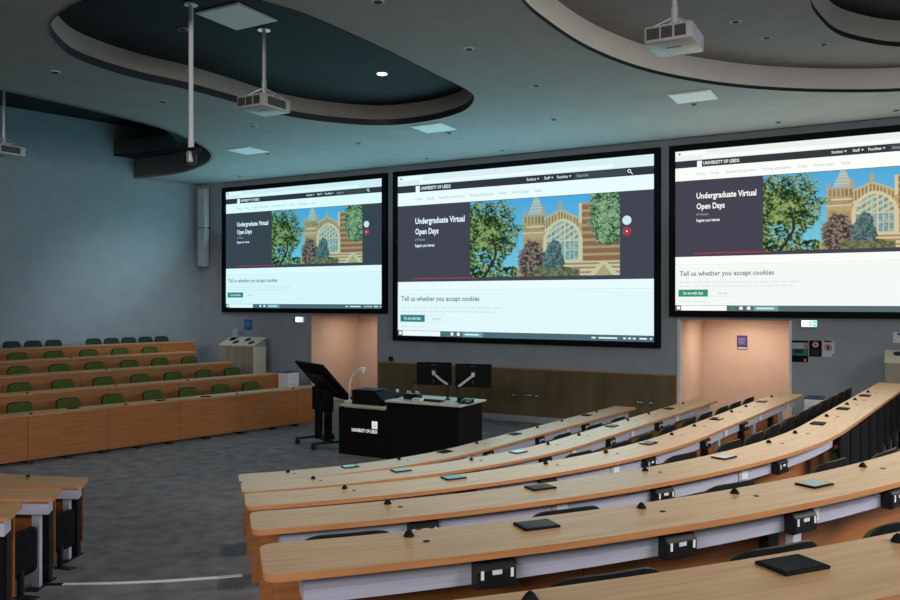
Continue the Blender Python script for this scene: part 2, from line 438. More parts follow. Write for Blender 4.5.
for k, xs in LCH.items():
    for i, x in enumerate(xs):
        put_chair(('L', k), x, .76, f'{"shade-dulled green" if k == 5 else "green"} upholstered chair behind the {RNAME["L", k]}, {ORD[i+1]} from the frame edge', f'chairs behind the {RNAME["L", k]}')
RCH = {1: [560, 592, 616], 2: [575, 617, 641, 665, 686.7, 703, 720, 733, 746.7], 3: [677, 726, 751, 769, 785, 798.5, 810, 820.5, 829.5, 837.5, 844.5],
       4: [347, 562, 725, 826], 5: [598, 765, 893]}
for k, xs in RCH.items():
    for i, x in enumerate(xs):
        put_chair(('R', k), x, .93, f'dark backed chair behind the {RNAME["R", k]}, {ORD[i+1]} from its camera end', f'chairs behind the {RNAME["R", k]}')
for i, x in enumerate([880, 915]):
    put_chair(('R', 4), x, 1.02, 'dark backed chair behind the fourth curved desk, '+['at its bend near the frame edge', 'further along by the frame edge'][i], 'chairs behind the fourth curved desk', 0)
# stowed chairs under the far run of the fourth curved desk: dark backs below the worktop
def make_stowed(label):
    r = thing('stowed_chair', label, 'chair', group='stowed chairs under the fourth curved desk')
    link('back_shell', rounded_pad(.46, .50, .035, .008, .0, .46, 0, 9), M['matt'], r, True)
    link('seat', B(-.2, .2, .025, .085, .20, .55, .02), M['green'], r, True)
    link('column', Cy((0, -.01, .012), (0, -.01, .3), .028), M['metal'], r, True)
    link('foot', B(-.05, .05, -.16, .02, 0, .014, .003), M['metal'], r)
    return r
g, L, fl = ROW['R', 4]
for i in range(8):
    s = L-.85-i*.54; p, t, n = frame_at(g, s, .345); rz = math.atan2(-n.y, -n.x)-PI/2
    lab = f'dark chair folded under the fourth curved desk, {ORD[i+1]} from its far end'
    if i == 0:
        st0 = make_stowed(lab); st0.location = (p.x, p.y, fl); st0.rotation_euler.z = rz
    else: dup(st0, (p.x, p.y, fl), rz, lab)
for key, x, lab in ((('M', 1), 59, 'dark folded chair with green seat under the front desk stub across the aisle'), (('M', 2), 20, 'dark folded chair with green seat under the middle desk stub across the aisle')):
    g, L, fl = ROW[key]; s = s_at(g, L, x, .42); p, t, n = frame_at(g, s, .42)
    dup(st0, (p.x, p.y, fl), math.atan2(-n.y, -n.x)-PI/2+rad(76), lab, 'folded chairs under the desk stubs').scale = (.8, 1, .72)

# ------------------------------------------------------------------ setting: floor and tiers
WY = 15.07
bm = B(-26, 6, -8, 17.2, -.2, 0); struct('floor', bm, M['carpet'])
for k in range(2, 10):
    r = R0+PITCH*(k-1)+.13
    La = r*(A1-rad(-112)); p1 = CC+e(A1)*r; t1 = Vector((-math.sin(A1), math.cos(A1)))
    ytop = {2: 13.75, 3: 13.75}.get(k, 15.05)
    def g(s, dr, r=r, La=La, p1=p1):
        return CC+e(rad(-112)+s/r)*(r+dr) if s < La else p1+t1*(s-La)+e(A1)*dr
    w = PITCH if k < 9 else 6
    bm = bmesh.new(); ss = frange(0, La, .15)+frange(La+.01, La+(ytop-p1.y)/t1.y-.12, 1)
    z = .2*(k-1)
    sweep(bm, g, ss, [(0, -.001), (w, -.001), (w, z), (0, z)]); struct('floor_tier', bm, M['carpet'])
for k in range(2, 6):
    fl = ROW['L', k][2]; b = LB+LN*(LP*(k-1)-.08); w = LP if k < 5 else 3
    bm = bmesh.new(); g = lambda s, dr, b=b: b+LD*s+LN*dr
    sweep(bm, g, [-5.0, 3.25], [(0, -.001), (w, -.001), (w, fl), (0, fl)]); struct('floor_tier', bm, M['carpet'])
# white step nosing across the aisle
bm = bmesh.new(); r = 5.6
gn = lambda s, dr: CC+e(rad(-59.3)+s*rad(14.4))*(r+dr)
sweep(bm, gn, frange(0, 1, .1), [(0, .196), (.045, .196), (.045, .207), (0, .207)]); struct('trim_1', bm, M['white'])
bm = bmesh.new(); gn = lambda s, dr: CC+e(rad(-61.3)+s*rad(2.0))*(r+dr)
sweep(bm, gn, [0, .5, 1], [(0, .196), (.045, .196), (.045, .206), (0, .206)]); struct('trim_2', bm, M['matt'])

# ------------------------------------------------------------------ setting: walls
TOPZ = 6.8
XA = (-12.28, -10.34); XB = (-3.55, -1.66); AZ = 2.14
def wallpiece(bm, x0, x1, z0, z1): box(bm, x0, x1, WY, WY+.2, z0, z1)
bm = bmesh.new()
for x0, x1 in ((-16.3, XA[0]), (XA[1], XB[0]), (XB[1], 5.2)): wallpiece(bm, x0, x1, 0, TOPZ)
for x0, x1 in (XA, XB): wallpiece(bm, x0, x1, AZ, TOPZ)
struct('wall_front', bm, M['wallf'])
WL = Vector((-15.98, WY))
bm = bmesh.new(); q = WL-LD*24
v = [bm.verts.new((a.x, a.y, z)) for a, z in ((WL, -.1), (q, -.1), (q, TOPZ), (WL, TOPZ))]
bm.faces.new(v)
struct('wall_left', bm, M['wall'])
struct('wall_right', B(5.0, 5.2, -8, WY, 0, TOPZ), M['wallf'])
struct('wall_back', B(-26, 5.2, -8.2, -8, 0, TOPZ), M['wallf'])
for nm, (x0, x1) in (('left', XA), ('right', XB)):
    D = 1.95
    bm = B(x0-.15, x0-.002, WY+.2, WY+D, 0, AZ+.3); box(bm, x1+.002, x1+.15, WY+.2, WY+D, 0, AZ+.3); box(bm, x0-.15, x1+.15, WY+D, WY+D+.1, 0, AZ+.3)
    box(bm, x0-.15, x1+.15, WY+.2, WY+D, AZ+.002, AZ+.1)
    box(bm, x0-.012, x0+.006, WY+.006, WY+.2, 0, AZ); box(bm, x1-.006, x1+.012, WY+.006, WY+.2, 0, AZ)
    struct('wall_alcove_'+nm, bm, M['alcove'])
    bm = B(x0-.05, x0+.012, WY-.012, WY+.03, 0, AZ); box(bm, x1-.012, x1+.03, WY-.012, WY+.03, 0, AZ)
    struct('trim_'+('3' if nm == 'left' else '4'), bm, M['white' if nm == 'right' else 'skirt'])
# bronze wainscot between the alcoves, oak cap and skirting
bm = bmesh.new(); xs = [XA[1]+.03, -8.3, -6.6, -5.0, XB[0]-.05]
for a, b in zip(xs, xs[1:]): box(bm, a+.002, b-.002, WY-.03, WY-.001, .13, 1.08)
struct('trim_5', bm, M['wains'])
bm = B(XA[1]+.02, XB[0]-.05, WY-.036, WY-.001, 1.08, 1.105); box(bm, XB[0]-.075, XB[0]-.05, WY-.036, WY-.001, .13, 1.08); struct('trim_6', bm, M['oak'])
struct('baseboard_front', B(XA[1]+.03, XB[0]-.05, WY-.045, WY-.001, 0, .13), M['skirt'])

# ------------------------------------------------------------------ setting: ceiling raft with organic voids
C1, C2, C3, C4 = EYE+3.0, EYE+3.33, EYE+3.66, EYE+4.25
D2, D3 = EYE+3.48, EYE+3.86
def smooth_loop(pts, n=6):
    out = []; m = len(pts)
    for i in range(m):
        p0, p1, p2, p3 = (Vector(pts[(i+k-1) % m]) for k in range(4))
        for j in range(n):
            t = j/n
            out.append(.5*((2*p1)+(p2-p0)*t+(2*p0-5*p1+4*p2-p3)*t*t+(3*p1-p0-3*p2+p3)*t**3))
    return out
def loop_at(pts, z): return smooth_loop([at_z(x, y, z).xy for x, y in pts])
VA = loop_at([(50.7, 30), (55, 40), (71.7, 55), (100, 66.7), (140, 78.3), (186.7, 88.5), (233, 101), (275.6, 113), (324.7, 121), (381, 124.7), (426.8, 120.5), (460.8, 111.5), (473.5, 100),
              (468.4, 90.7), (434.4, 73.7), (381.5, 47.3), (313.4, 17), (268, 2), (200, -16), (130, -14), (78, 2), (54, 18)], C1)
VB = loop_at([(522, 0), (553, 26.7), (589, 49), (633, 66.7), (678, 77.8), (731, 85.8), (784.6, 90), (840, 91.5), (900, 90.5), (960, 84), (1010, 66), (1030, 30), (1000, -30), (900, -80), (720, -90), (560, -70), (510, -35)], C1)
VD = loop_at([(-160, 52), (-60, 76), (0, 89.3), (50, 100), (100, 111.7), (140, 121.7), (173, 131.7), (196.7, 142.5), (208, 150), (211, 157), (203, 164.5), (180, 172.5), (146, 177), (110, 179), (40, 180), (-40, 160), (-160, 120)], C1)
VC = loop_at([(811, 0), (820, 17.8), (838, 33.3), (869, 42), (900, 45.8), (950, 46), (1000, 34), (1010, 0), (960, -40), (880, -60), (820, -40)], C2)
VD2 = loop_at([(-100, 50), (0, 78), (60, 93), (120, 111), (150, 123), (170, 133), (176.5, 142.5), (171, 148), (160, 151.5), (141, 154), (120, 155.5), (0, 158), (-100, 120)], D2)
VD3 = loop_at([(-100, 36), (0, 66), (60, 83), (120, 102), (145, 117), (163, 129), (168, 137), (162, 141.5), (150, 144), (136, 145.5), (100, 146.5), (0, 146), (-100, 110)], D3)
def sheet(outer, holes, z):
    vs, es = [], []
    for lp in [outer]+holes:
        b = len(vs); vs += [Vector(p) for p in lp]; es += [(b+i, b+(i+1) % len(lp)) for i in range(len(lp))]
    r = delaunay_2d_cdt(vs, es, [], 0, 1e-5)
    def inside(p, lp):
        c = False; j = len(lp)-1
        for i in range(len(lp)):
            a, b = lp[i], lp[j]
            if (a[1] > p.y) != (b[1] > p.y) and p.x < (b[0]-a[0])*(p.y-a[1])/(b[1]-a[1])+a[0]: c = not c
            j = i
        return c
    bm = bmesh.new(); V = [bm.verts.new((v.x, v.y, z)) for v in r[0]]
    for f in r[2]:
        c = sum((r[0][i] for i in f), Vector((0, 0)))/len(f)
        if inside(c, outer) and not any(inside(c, h) for h in holes): bm.faces.new([V[i] for i in f])
    return bm
def ribbon(lp, z0, z1, off=0):
    bm = bmesh.new(); c = sum((Vector(p) for p in lp), Vector((0, 0)))/len(lp)
    q = [Vector(p)+(Vector(p)-c).normalized()*off for p in lp]
    a = [bm.verts.new((p.x, p.y, z0)) for p in q]; b = [bm.verts.new((p.x, p.y, z1)) for p in q]
    for i in range(len(q)): j = (i+1) % len(q); bm.faces.new((a[i], a[j], b[j], b[i]))
    return bm
def grow(lp, d):
    c = sum((Vector(p) for p in lp), Vector((0, 0)))/len(lp); return [Vector(p)+(Vector(p)-c).normalized()*d for p in lp]
rect = [(-26, -8), (5.1, -8), (5.1, WY+.1), (-26, WY+.1)]
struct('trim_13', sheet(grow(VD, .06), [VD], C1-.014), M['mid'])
struct('ceiling', sheet(rect, [VA, VB, VD], C1), M['ceil'])
for nm, lp, z0, z1, w in (('7', VA, C1, C2, .09), ('8', VB, C1, C2, .035), ('9', VD, C1, D2, .04), ('10', VC, C2, C3, .05), ('11', VD2, D2, D3, .04), ('12', VD3, D3, C4, .04)):
    struct('trim_'+nm, ribbon(lp, z0-.012, z0+w), M['mid' if nm == '9' else 'lip'])
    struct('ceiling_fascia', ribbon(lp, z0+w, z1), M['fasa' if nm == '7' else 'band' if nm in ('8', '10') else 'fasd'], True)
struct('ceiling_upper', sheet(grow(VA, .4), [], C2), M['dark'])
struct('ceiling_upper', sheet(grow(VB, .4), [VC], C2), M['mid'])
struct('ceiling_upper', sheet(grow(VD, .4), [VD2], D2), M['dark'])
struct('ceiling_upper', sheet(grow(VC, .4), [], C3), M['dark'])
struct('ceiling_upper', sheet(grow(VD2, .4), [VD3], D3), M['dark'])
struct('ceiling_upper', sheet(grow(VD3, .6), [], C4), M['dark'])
struct('roof_slab', B(-26, 5.2, -8.2, 17.2, TOPZ, TOPZ+.2), M['dark'])

# ------------------------------------------------------------------ ceiling panels and small fittings
for x, y, z, sz, lab in ((433.5, 127.4, C1, .3, 'pale square ceiling panel beside the rim of the dark oval void'), (247.5, 150.3, C1, .3, 'pale square ceiling panel above the teal screen corner'),
                         (693.5, 96, C1, .3, 'pale square ceiling panel below the hanging projector by the curved rim'), (237, 16, C2, .33, 'large pale square panel up inside the dark oval void')):
    p = at_z(x, y, z); r = thing('ceiling_panel', lab, 'ceiling panel', (p.x, p.y, z), 0, 'square ceiling panels')
    link('panel_frame', B(-sz, sz, -sz, sz, -.016, -.002), M['white'], r); link('panel_face', B(-sz+.02, sz-.02, -sz+.02, sz-.02, -.022, -.0161), M['tileb'], r)
dots = [(469, 48.4, C1), (536, 85, C1), (358.8, 143, C1), (426.8, 158, C1), (502, 150, C1), (449, 132.5, C1), (253, 125.5, C1), (268, 153.5, C1), (55, 71.7, C1), (163, 101, C1), (240, 176, C1),
        (537.8, 84.4, C1), (554, 119, C1), (694, 103.8, C1), (778.7, 121.8, C1), (895.6, 110, C1), (735.6, 21, C2), (766.7, 37, C2), (824, 43.6, C2), (183, 29, C2), (378, 1, C1)]
dots.pop(11)
near = ['beyond the void tip', 'right of the void tip', 'below the oval void', 'above the main screen', 'above the main screen middle', 'beside the ceiling panel near the void tip', 'under the first oval projector',
        'beside the ceiling panel above the teal screen', 'on the dim ceiling near the oval end', 'between the oval void and wall void', 'over the teal screen corner',
        'between main screen and curved rim', 'beside the panel under the hanging projector', 'above the second large screen', 'above the far screen end', 'beside the projector inside the curved void',
        'inside the curved void, middle one', 'inside the curved void by the inner rim', 'inside the dark oval void by the camera pole', 'at the frame top beyond the oval void']
for i, ((x, y, z), nn) in enumerate(zip(dots, near)):
    p = at_z(x, y, z)
    if i == 0:
        d0 = thing('ceiling_fitting', 'small unlit recessed ceiling fitting '+nn, 'ceiling fitting', (p.x, p.y, z), 0, 'small recessed ceiling fittings')
        bm = Cy((0, 0, -.012), (0, 0, .02), .062, .07, 20); link('ring', bm, M['proj'], d0, True)
        link('fitting_lens', Cy((0, 0, -.016), (0, 0, -.0122), .045, .045, 20), M['matt'], d0)
    else: dup(d0, (p.x, p.y, z), 0, 'small unlit recessed ceiling fitting '+nn)
p = at_z(382, 73, C2); r = thing('lit_downlight', 'small glowing round downlight up inside the dark oval void', 'downlight', (p.x, p.y, C2))
link('ring', Cy((0, 0, -.014), (0, 0, -.001), .085, .09, 24), M['white'], r, True); link('bulb', Cy((0, 0, -.02), (0, 0, -.0142), .07, .07, 24), M['lamp'], r)

# ------------------------------------------------------------------ projectors, camera pole
def make_projector(label, loc, drop):
    """loc: ceiling point; drop: height of pole above the casing top"""
    r = thing('projector', label, 'projector', loc, 0, 'ceiling projectors'); H = .158; zt = -drop; zb = zt-H; hw = .215; hd = .25
    link('ceiling_plate', Cy((0, 0, -.012), (0, 0, -.001), .08, .08, 20), M['steel'], r, True)
    bm = Cy((0, 0, zt+.05), (0, 0, -.012), .024); cyl(bm, (0, 0, zt+.05), (0, 0, zt+.22), .031); link('pole', bm, M['steel'], r, True)
    bm = B(-.10, .10, -.08, .08, zt+.012, zt+.05, .005)
    for sx in (-1, 1):
        for sy in (-1, 1): tube(bm, [(sx*.02, sy*.02, zt+.12), (sx*.19, sy*.15, zt+.008)], .007, 6)
    link('mount_bracket', bm, M['steel'], r)
    body = link('casing', B(-hw, hw, -hd, hd, zb, zt, .022), M['proj'], r, True)
    for a, b in ((-.19, -.075), (-.06, .04), (.06, .16)):
        bm = B(a, b, -hd-.003, -hd+.002, zb+.03, zt-.028)
        n = 9
        for k in range(n): x = a+(k+.5)*(b-a)/n; box(bm, x-.003, x+.003, -hd-.006, -hd-.003, zb+.03, zt-.028, 0, None, 0)
        link('vent', bm, M['vent'], body)
    bm = B(hw-.002, hw+.003, -.17, .15, zb+.03, zt-.028); link('vent', bm, M['aluo'] if 'large' in label else M['vent'], body)
    link('nameplate', B(-.07, .07, -.05, -.035, zb-.003, zb+.001), M['vent'], body)
    bm = Cy((.10, hd-.01, (zt+zb)/2), (.10, hd+.05, (zt+zb)/2), .055, .05, 20); link('projector_lens', bm, M['lens'], r, True)
    return r
p = at_z(264, 101, EYE+2.42)     # body height plane
def hang(x, ytop, t, z_ceiling):
    d = ray(x, 300); return (d.x*t, d.y*t, z_ceiling)
make_projector('white projector on a long pole inside the dark oval void', hang(264, 0, 9.85, C2), .85)
make_projector('large white projector hanging on a pole in front of the curved ceiling rim', hang(674.5, 0, 7.35, C2), .86)
make_projector('dim projector hanging near the blue wall, half cut by the frame', hang(3.5, 0, 13.0, D3), 1.36)
loc = hang(191, 0, 9.0, C2)
r = thing('camera_on_pole', 'chrome and black dome camera on a long white ceiling pole', 'camera', loc)
link('ceiling_plate', Cy((0, 0, -.015), (0, 0, -.001), .075, .075, 20), M['white'], r, True)
bm = Cy((0, 0, -1.62), (0, 0, -.015), .026); cyl(bm, (0, 0, -1.62), (0, 0, -1.52), .032); link('pole', bm, M['white'], r, True)
bm = B(-.12, .12, -.05, .05, -1.66, -1.62, .01); tube(bm, [(-.11, 0, -1.63), (-.12, 0, -1.70), (-.10, 0, -1.77)], .014); tube(bm, [(.11, 0, -1.63), (.125, 0, -1.67), (.10, 0, -1.70)], .014)
link('mount_bracket', bm, M['black'], r, True)
bm = Cy((0, 0, -1.67), (0, 0, -1.80), .07, .058, 20); link('camera_body', bm, M['black'], r, True)
cb = link('chrome_head', B(.0, .055, -.075, .02, -1.79, -1.665, .012), M['steel'], r, True)
link('camera_lens', Cy((-.045, -.055, -1.745), (-.045, -.085, -1.745), .028, .026, 16), M['lens'], r, True)

# ------------------------------------------------------------------ projection screens
def fbm(x, y, o=4): return noise.fractal(Vector((x, y, 1.7)), 1.0, 2.0, o)
def pic(x, y):
    """the web page's photograph: trees, stone tower with spire, gable and great window"""
    n1, n2 = fbm(x*14, y*9), fbm(x*46+9, y*30); sp = random.random(); n3 = fbm(x*95+3, y*58, 3)
    sky = (.13+.16*y, .50+.20*y, .86); c = sky
    stone = (.60, .46, .27); sh = (.24, .16, .10); brick = (.40, .20, .12); pale = (.80, .70, .46)
    def mix(a, b, t): return tuple(p+(q-p)*max(0, min(1, t)) for p, q in zip(a, b))
    # distant roofs
    if y > .90+.02*n1 and x < .38: c = mix(stone, (.10, .22, .06), .5+n2)
    # tower
    tl, tr = .375, .515
    spire = .15
    if y < .21 and abs(x-.465) < .012+.045*(y/.21): c = mix((.52, .56, .50), (.70, .72, .62), (math.sin(y*160) > .2)*.8)
    if abs(x-.385) < .010 and y > .16: c = stone
    if abs(x-.512) < .010 and y > .12: c = stone
    if tl < x < tr and y > .21+(.02 if int((x-tl)*60) % 2 else 0):
        c = stone
        if y < .34: c = mix(stone, sh, .75 if (int((x-tl)*85) % 2 and .24 < y < .33) else 0)
        elif .36 < y < .38 or .44 < y < .455: c = pale
        else: c = mix(stone, brick, .25+.5*n1)
    # nave gable
    peak = .16; gy = peak+abs(x-.625)*.95
    if .515 <= x < .80 and y > gy:
        c = mix(stone, pale, .35)
        if gy+.03 < y < gy+.15 and int(x*100) % 2: c = mix(sh, stone, .3)
        if gy+.15 < y < gy+.175: c = pale
        if y > gy+.175: c = mix(stone, brick, .5+.5*n1+.5*n3)
    if abs(x-.625) < .012 and .07 < y < .17: c = stone
    if .745 < x < .765 and y > .10: c = pale if y < .35 else stone
    if x >= .765 and y > .10: c = mix(brick, stone, (math.sin(y*70) > .45)*.8)
    # great window
    wx = (x-.640)/.105; yt = .345
    inside = abs(wx) < 1 and y < .80 and (y > .56 or y > .56-.235*math.sqrt(max(0, 1-abs(wx)**1.7)))
    w2 = (x-.640)/.128
    if not inside and abs(w2) < 1 and y < .83 and (y > .56 or y > .56-.275*math.sqrt(max(0, 1-abs(w2)**1.7))): c = pale
    if inside:
        c = mix((.20, .36, .40), (.40, .56, .58), .5+n2)
        if abs(((wx+1)*3.5) % 1-.5) > .40 or abs(y-.56) < .008 or abs(y-.68) < .007: c = pale
        if y < .56 and abs(math.sin((wx*5+y*40))) > .86: c = pale
    # base courses
    if y > .82 and x > .52:
        c = mix(pale, brick, (math.sin(y*120) > .1)*.75)
        if abs(x-.90) < (y-.80)*.5 and y > .82: c = mix(pale, stone, (abs(x-.90) < (y-.86)*.4)*.9)
    # ivy and red shrubs
    if (x-.435)**2/.0075+(y-.79)**2/.062 < 1+.55*n1+.4*n2: c = mix((.07, .05, .05), (.40, .30, .26), .42+1.0*n2+1.2*n3)
    if (x-.585)**2/.0055+(y-.80)**2/.05 < 1+.5*n1 and y > .55: c = mix((.06, .12, .13), (.22, .32, .32), .5+n2+n3)
    if y > .90+.03*n1 and .45 < x < .75: c = mix((.10, .14, .07), (.34, .30, .18), .5+n2)
    # trees
    d = ((x-.11)/.25)**2+((y-.42)/.43)**2
    if d < 1.0+.45*n1+.35*n2 or (x < .24 and y > .74+.1*n1) or (x < .33 and y > .90+.06*n1): c = mix((.015, .055, .022), (.42, .54, .22), .36+.7*n1+.7*n2+1.0*n3+.3*(sp-.5))
    if (.30 < d < 1.0+.45*n1 or (y > .7 and x < .3)) and n2+.5*n3 > .27 and x > .03: c = mix(sky, c, .22)
    if abs(x-.135+.05*math.sin(y*7)) < .008+.012*max(0, y-.6) and y > .5: c = (.06, .05, .04)
    d = (x-.955)**2/.022+(y-.22)**2/.24
    if d < 1.0+.55*n1+.4*n2: c = mix((.03, .10, .05), (.42, .58, .34), .42+.7*n1+.7*n2+1.0*n3+.3*(sp-.5))
    return tuple(v**1.12*.86 for v in c)
GX, GY = 210, 122
PIC = [[pic(i/GX, j/GY) for i in range(GX+1)] for j in range(GY+1)]
def picture_mat(tint, s):
    m = bpy.data.materials.new('projected photograph'); m.use_nodes = True; nt = m.node_tree; N = nt.nodes
    N.remove(N['Principled BSDF'])
    a = N.new('ShaderNodeVertexColor'); a.layer_name = 'Col'
    mx = N.new('ShaderNodeMix'); mx.data_type = 'RGBA'; mx.blend_type = 'MULTIPLY'; mx.inputs[0].default_value = 1
    mx.inputs[7].default_value = (*tint, 1); nt.links.new(a.outputs[0], mx.inputs[6])
    em = N.new('ShaderNodeEmission'); em.inputs[1].default_value = s; nt.links.new(mx.outputs[2], em.inputs[0])
    nt.links.new(em.outputs[0], N['Material Output'].inputs[0]); return m
def make_screen(label, x0, x1, ztop, zbot, tint, s, hero_col):
    q = (WY-.11)/WY; x0, x1, ztop, zbot = x0*q, x1*q, EYE+(ztop-EYE)*q, EYE+(zbot-EYE)*q
    W, H = x1-x0, ztop-zbot; bw = .11
    r = thing('projection_screen', label, 'projection screen', (x0, WY-.06, zbot), 0, 'framed projection screens')
    bm = bmesh.new()
    for a in ((0, bw, 0, H), (W-bw, W, 0, H), (bw, W-bw, 0, bw), (bw, W-bw, H-bw, H)): box(bm, a[0], a[1], -.05, .055, a[2], a[3])
    link('screen_frame', bm, M['matt'], r)
    T = lambda c: tuple(p*q for p, q in zip(c, tint))
    mk = lambda n, c, k=1: emis('projected '+n, T(c), s*k)
    w, h = W-2*bw, H-2*bw
    X = lambda u: bw+u*w
    Z = lambda v: bw+(1-v)*h
    def rect_part(n, u0, u1, v0, v1, m, y, par):
        bm = bmesh.new(); quad(bm, X(u0), X(u1), Z(v1), Z(v0), y); return link(n, bm, m, par)
    def txt(n, t, u, vb, uw, hh, m, y=-.010, par=None, bold=.0):
        return link(n, text_bm(t, X(u), Z(vb), uw*w, hh*h, y, bold), m, par)
    white = mk('white', (1, 1, 1)); darkm = mk('dark', hero_col); bar = mk('bar', (.035, .043, .05)); grey = mk('grey', (.50, .53, .55)); faint = mk('faint', (.80, .83, .84))
    chrome = mk('chrome', (.86, .89, .92)); teal = mk('teal', (.035, .23, .25) if 'warm' not in label else (.04, .30, .16)); ink = mk('ink', (.22, .27, .28)); redm = mk('red', (.42, .05, .07)); tb = mk('taskbar', (.10, .15, .18))
    link('screen_back', B(bw, W-bw, .01, .05, bw, H-bw), M['white'], r)
    page = rect_part('projected_page', 0, 1, 0, 1, white, -.0, r)
    cb = rect_part('browser_bar', 0, 1, 0, .062, chrome, -.004, page)
    rect_part('address_field', .10, .86, .036, .056, white, -.007, page)
    rect_part('browser_tab', .005, .115, .006, .030, white, -.007, page)
    rect_part('tab_icon', .012, .020, .012, .024, ink, -.010, page)
    hb = rect_part('header_bar', 0, 1, .062, .106, bar, -.004, page)
    bm = bmesh.new()
    quad(bm, X(.082), X(.100), Z(.108), Z(.068), -.010); link('header_emblem', bm, white, page)
    txt('header_lettering', 'UNIVERSITY OF LEEDS', .105, .094, .130, .020, white, par=page, bold=.02)
    for t, u, uw in (('Students', .545, .036), ('Staff', .612, .022), ('Faculties', .660, .040)):
        txt('menu_lettering', t, u, .090, uw, .016, white, par=page, bold=.01)
        bm = bmesh.new(); bm.faces.new([bm.verts.new(q) for q in ((X(u+uw+.004), -.01, Z(.079)), (X(u+uw+.008), -.01, Z(.088)), (X(u+uw+.012), -.01, Z(.079)))]); link('menu_arrow', bm, white, page)
    rect_part('search_field', .725, .905, .068, .100, mk('field', (.06, .07, .075)), -.007, page)
    txt('search_lettering', 'Search', .733, .091, .04, .015, grey, par=page)
    bm = bmesh.new(); n = 16
    for k in range(n):
        a0, a1 = 2*PI*k/n, 2*PI*(k+1)/n
        bm.faces.new([bm.verts.new((X(.916)+math.cos(a)*q*w, -.010, Z(.080)+math.sin(a)*q*w)) for a, q in ((a0, .0038), (a1, .0038), (a1, .0062), (a0, .0062))])
    bm.faces.new([bm.verts.new(q) for q in ((X(.919), -.01, Z(.087)), (X(.921), -.01, Z(.085)), (X(.929), -.01, Z(.098)), (X(.927), -.01, Z(.100)))])
    link('search_icon', bm, white, page)
    u = .082
    for t, uw in (('Home', .03), ('Study', .03), ('Research and innovation', .108), ('Working with business', .098), ('Global', .03), ('Around campus', .066), ('About', .028)):
        txt('navigation_lettering', t, u, .158, uw, .018, grey, par=page, bold=.004); u += uw+.022
    hero = rect_part('hero_panel', 0, 1, .187, .663, darkm, -.004, page)
    txt('title_lettering', 'Undergraduate Virtual', .080, .303, .215, .036, white, par=page, bold=.025)
    txt('title_lettering', 'Open Days', .080, .368, .103, .036, white, par=page, bold=.025)
    txt('date_lettering', '6-9 October', .080, .408, .045, .014, grey, par=page)
    txt('link_lettering', 'Register your interest', .080, .447, .085, .018, white, par=page, bold=.02)
    rect_part('progress_line', .070, .345, .640, .646, redm, -.007, page)
    bm = bmesh.new(); pu0, pu1, pv0, pv1 = .318, .884, .190, .640
    vs = [[bm.verts.new((X(pu0+(pu1-pu0)*i/GX), -.007, Z(pv0+(pv1-pv0)*j/GY))) for i in range(GX+1)] for j in range(GY+1)]
    for j in range(GY):
        for i in range(GX): bm.faces.new((vs[j][i], vs[j+1][i], vs[j+1][i+1], vs[j][i+1]))
    bm.verts.index_update(); flat = [c for row in PIC for q in row for c in (*q, 1)]
    po = link('page_photograph', bm, picture_mat(tint, s), page)
    at = po.data.color_attributes.new('Col', 'FLOAT_COLOR', 'POINT'); at.data.foreach_set('color', flat)
    for nm, vy, m, dot in (('carousel_button', .345, faint, grey), ('carousel_button', .405, redm, white)):
        bm = bmesh.new(); vsx = [bm.verts.new((X(.908)+math.cos(2*PI*k/24)*.0155*w, -.010, Z(vy)+math.sin(2*PI*k/24)*.0155*w)) for k in range(24)]; bm.faces.new(vsx)
        b = link(nm, bm, m, page)
    bm = bmesh.new(); bm.faces.new([bm.verts.new((X(.908)+math.cos(2*PI*k/12)*.003*w, -.013, Z(.405)+math.sin(2*PI*k/12)*.003*w)) for k in range(12)]); link('button_dot', bm, white, page)
    rect_part('rule_line', 0, 1, .712, .716, faint, -.004, page)
    rect_part('cookie_banner', 0, 1, .722, .962, mk('banner', (.93, .96, .965)), -.004, page)
    txt('cookie_lettering', 'Tell us whether you accept cookies', .016, .782, .340, .030, ink, par=page, bold=.022)
    for v, a in ((.822, .45), (.846, .42), (.942, .13)):
        bm = bmesh.new(); q = .016; random.seed(int(v*1000))
        while q < a: d = .012+random.random()*.03; quad(bm, X(q), X(min(q+d, a)), Z(v+.005), Z(v-.003), -.007); q += d+.006
        link('small_print', bm, faint, page)
    rect_part('accept_button', .012, .122, .868, .912, teal, -.007, page)
    txt('button_lettering', "I'm ok with that", .030, .898, .074, .018, white, par=page, bold=.015)
    bm = bmesh.new()
    for a in ((.132, .216, .868, .871), (.132, .216, .909, .912), (.132, .1335, .868, .912), (.2145, .216, .868, .912)): quad(bm, X(a[0]), X(a[1]), Z(a[3]), Z(a[2]), -.007)
    link('settings_button', bm, faint, page); txt('button_lettering', 'Settings', .155, .898, .038, .016, grey, par=page)
    tk = rect_part('taskbar', 0, 1, .966, 1, tb, -.004, page)
    rect_part('taskbar_field', .022, .190, .968, .998, white, -.007, page)
    for q, m in ((.006, white), (.205, teal), (.235, chrome), (.262, white)): rect_part('taskbar_icon', q, q+.012, .973, .992, m, -.007, page)
    rect_part('taskbar_window', .285, .370, .969, .998, mk('window', (.16, .36, .42)), -.007, page)
    for q, q2 in ((.295, .355), (.785, .80), (.81, .875), (.895, .905), (.912, .922), (.928, .938), (.95, .975), (.985, .992)): rect_part('taskbar_icon', q, q2, .979, .988, chrome, -.010, page)
    return r
make_screen('smaller projection screen with cool teal web page, beside the blue wall', -15.20, -10.13, 5.38, 2.19, (.72, .97, 1.0), 1.0, (.052, .062, .078))
make_screen('largest central projection screen showing a web page above the bronze panelling', -9.94, -3.93, 5.38, 1.59, (.82, .98, 1.0), 1.0, (.065, .062, .085))
make_screen('projection screen with warm white web page above the peach alcove and posters', -3.76, 1.31, 5.38, 2.19, (.97, 1.0, .95), 1.0, (.062, .058, .085))

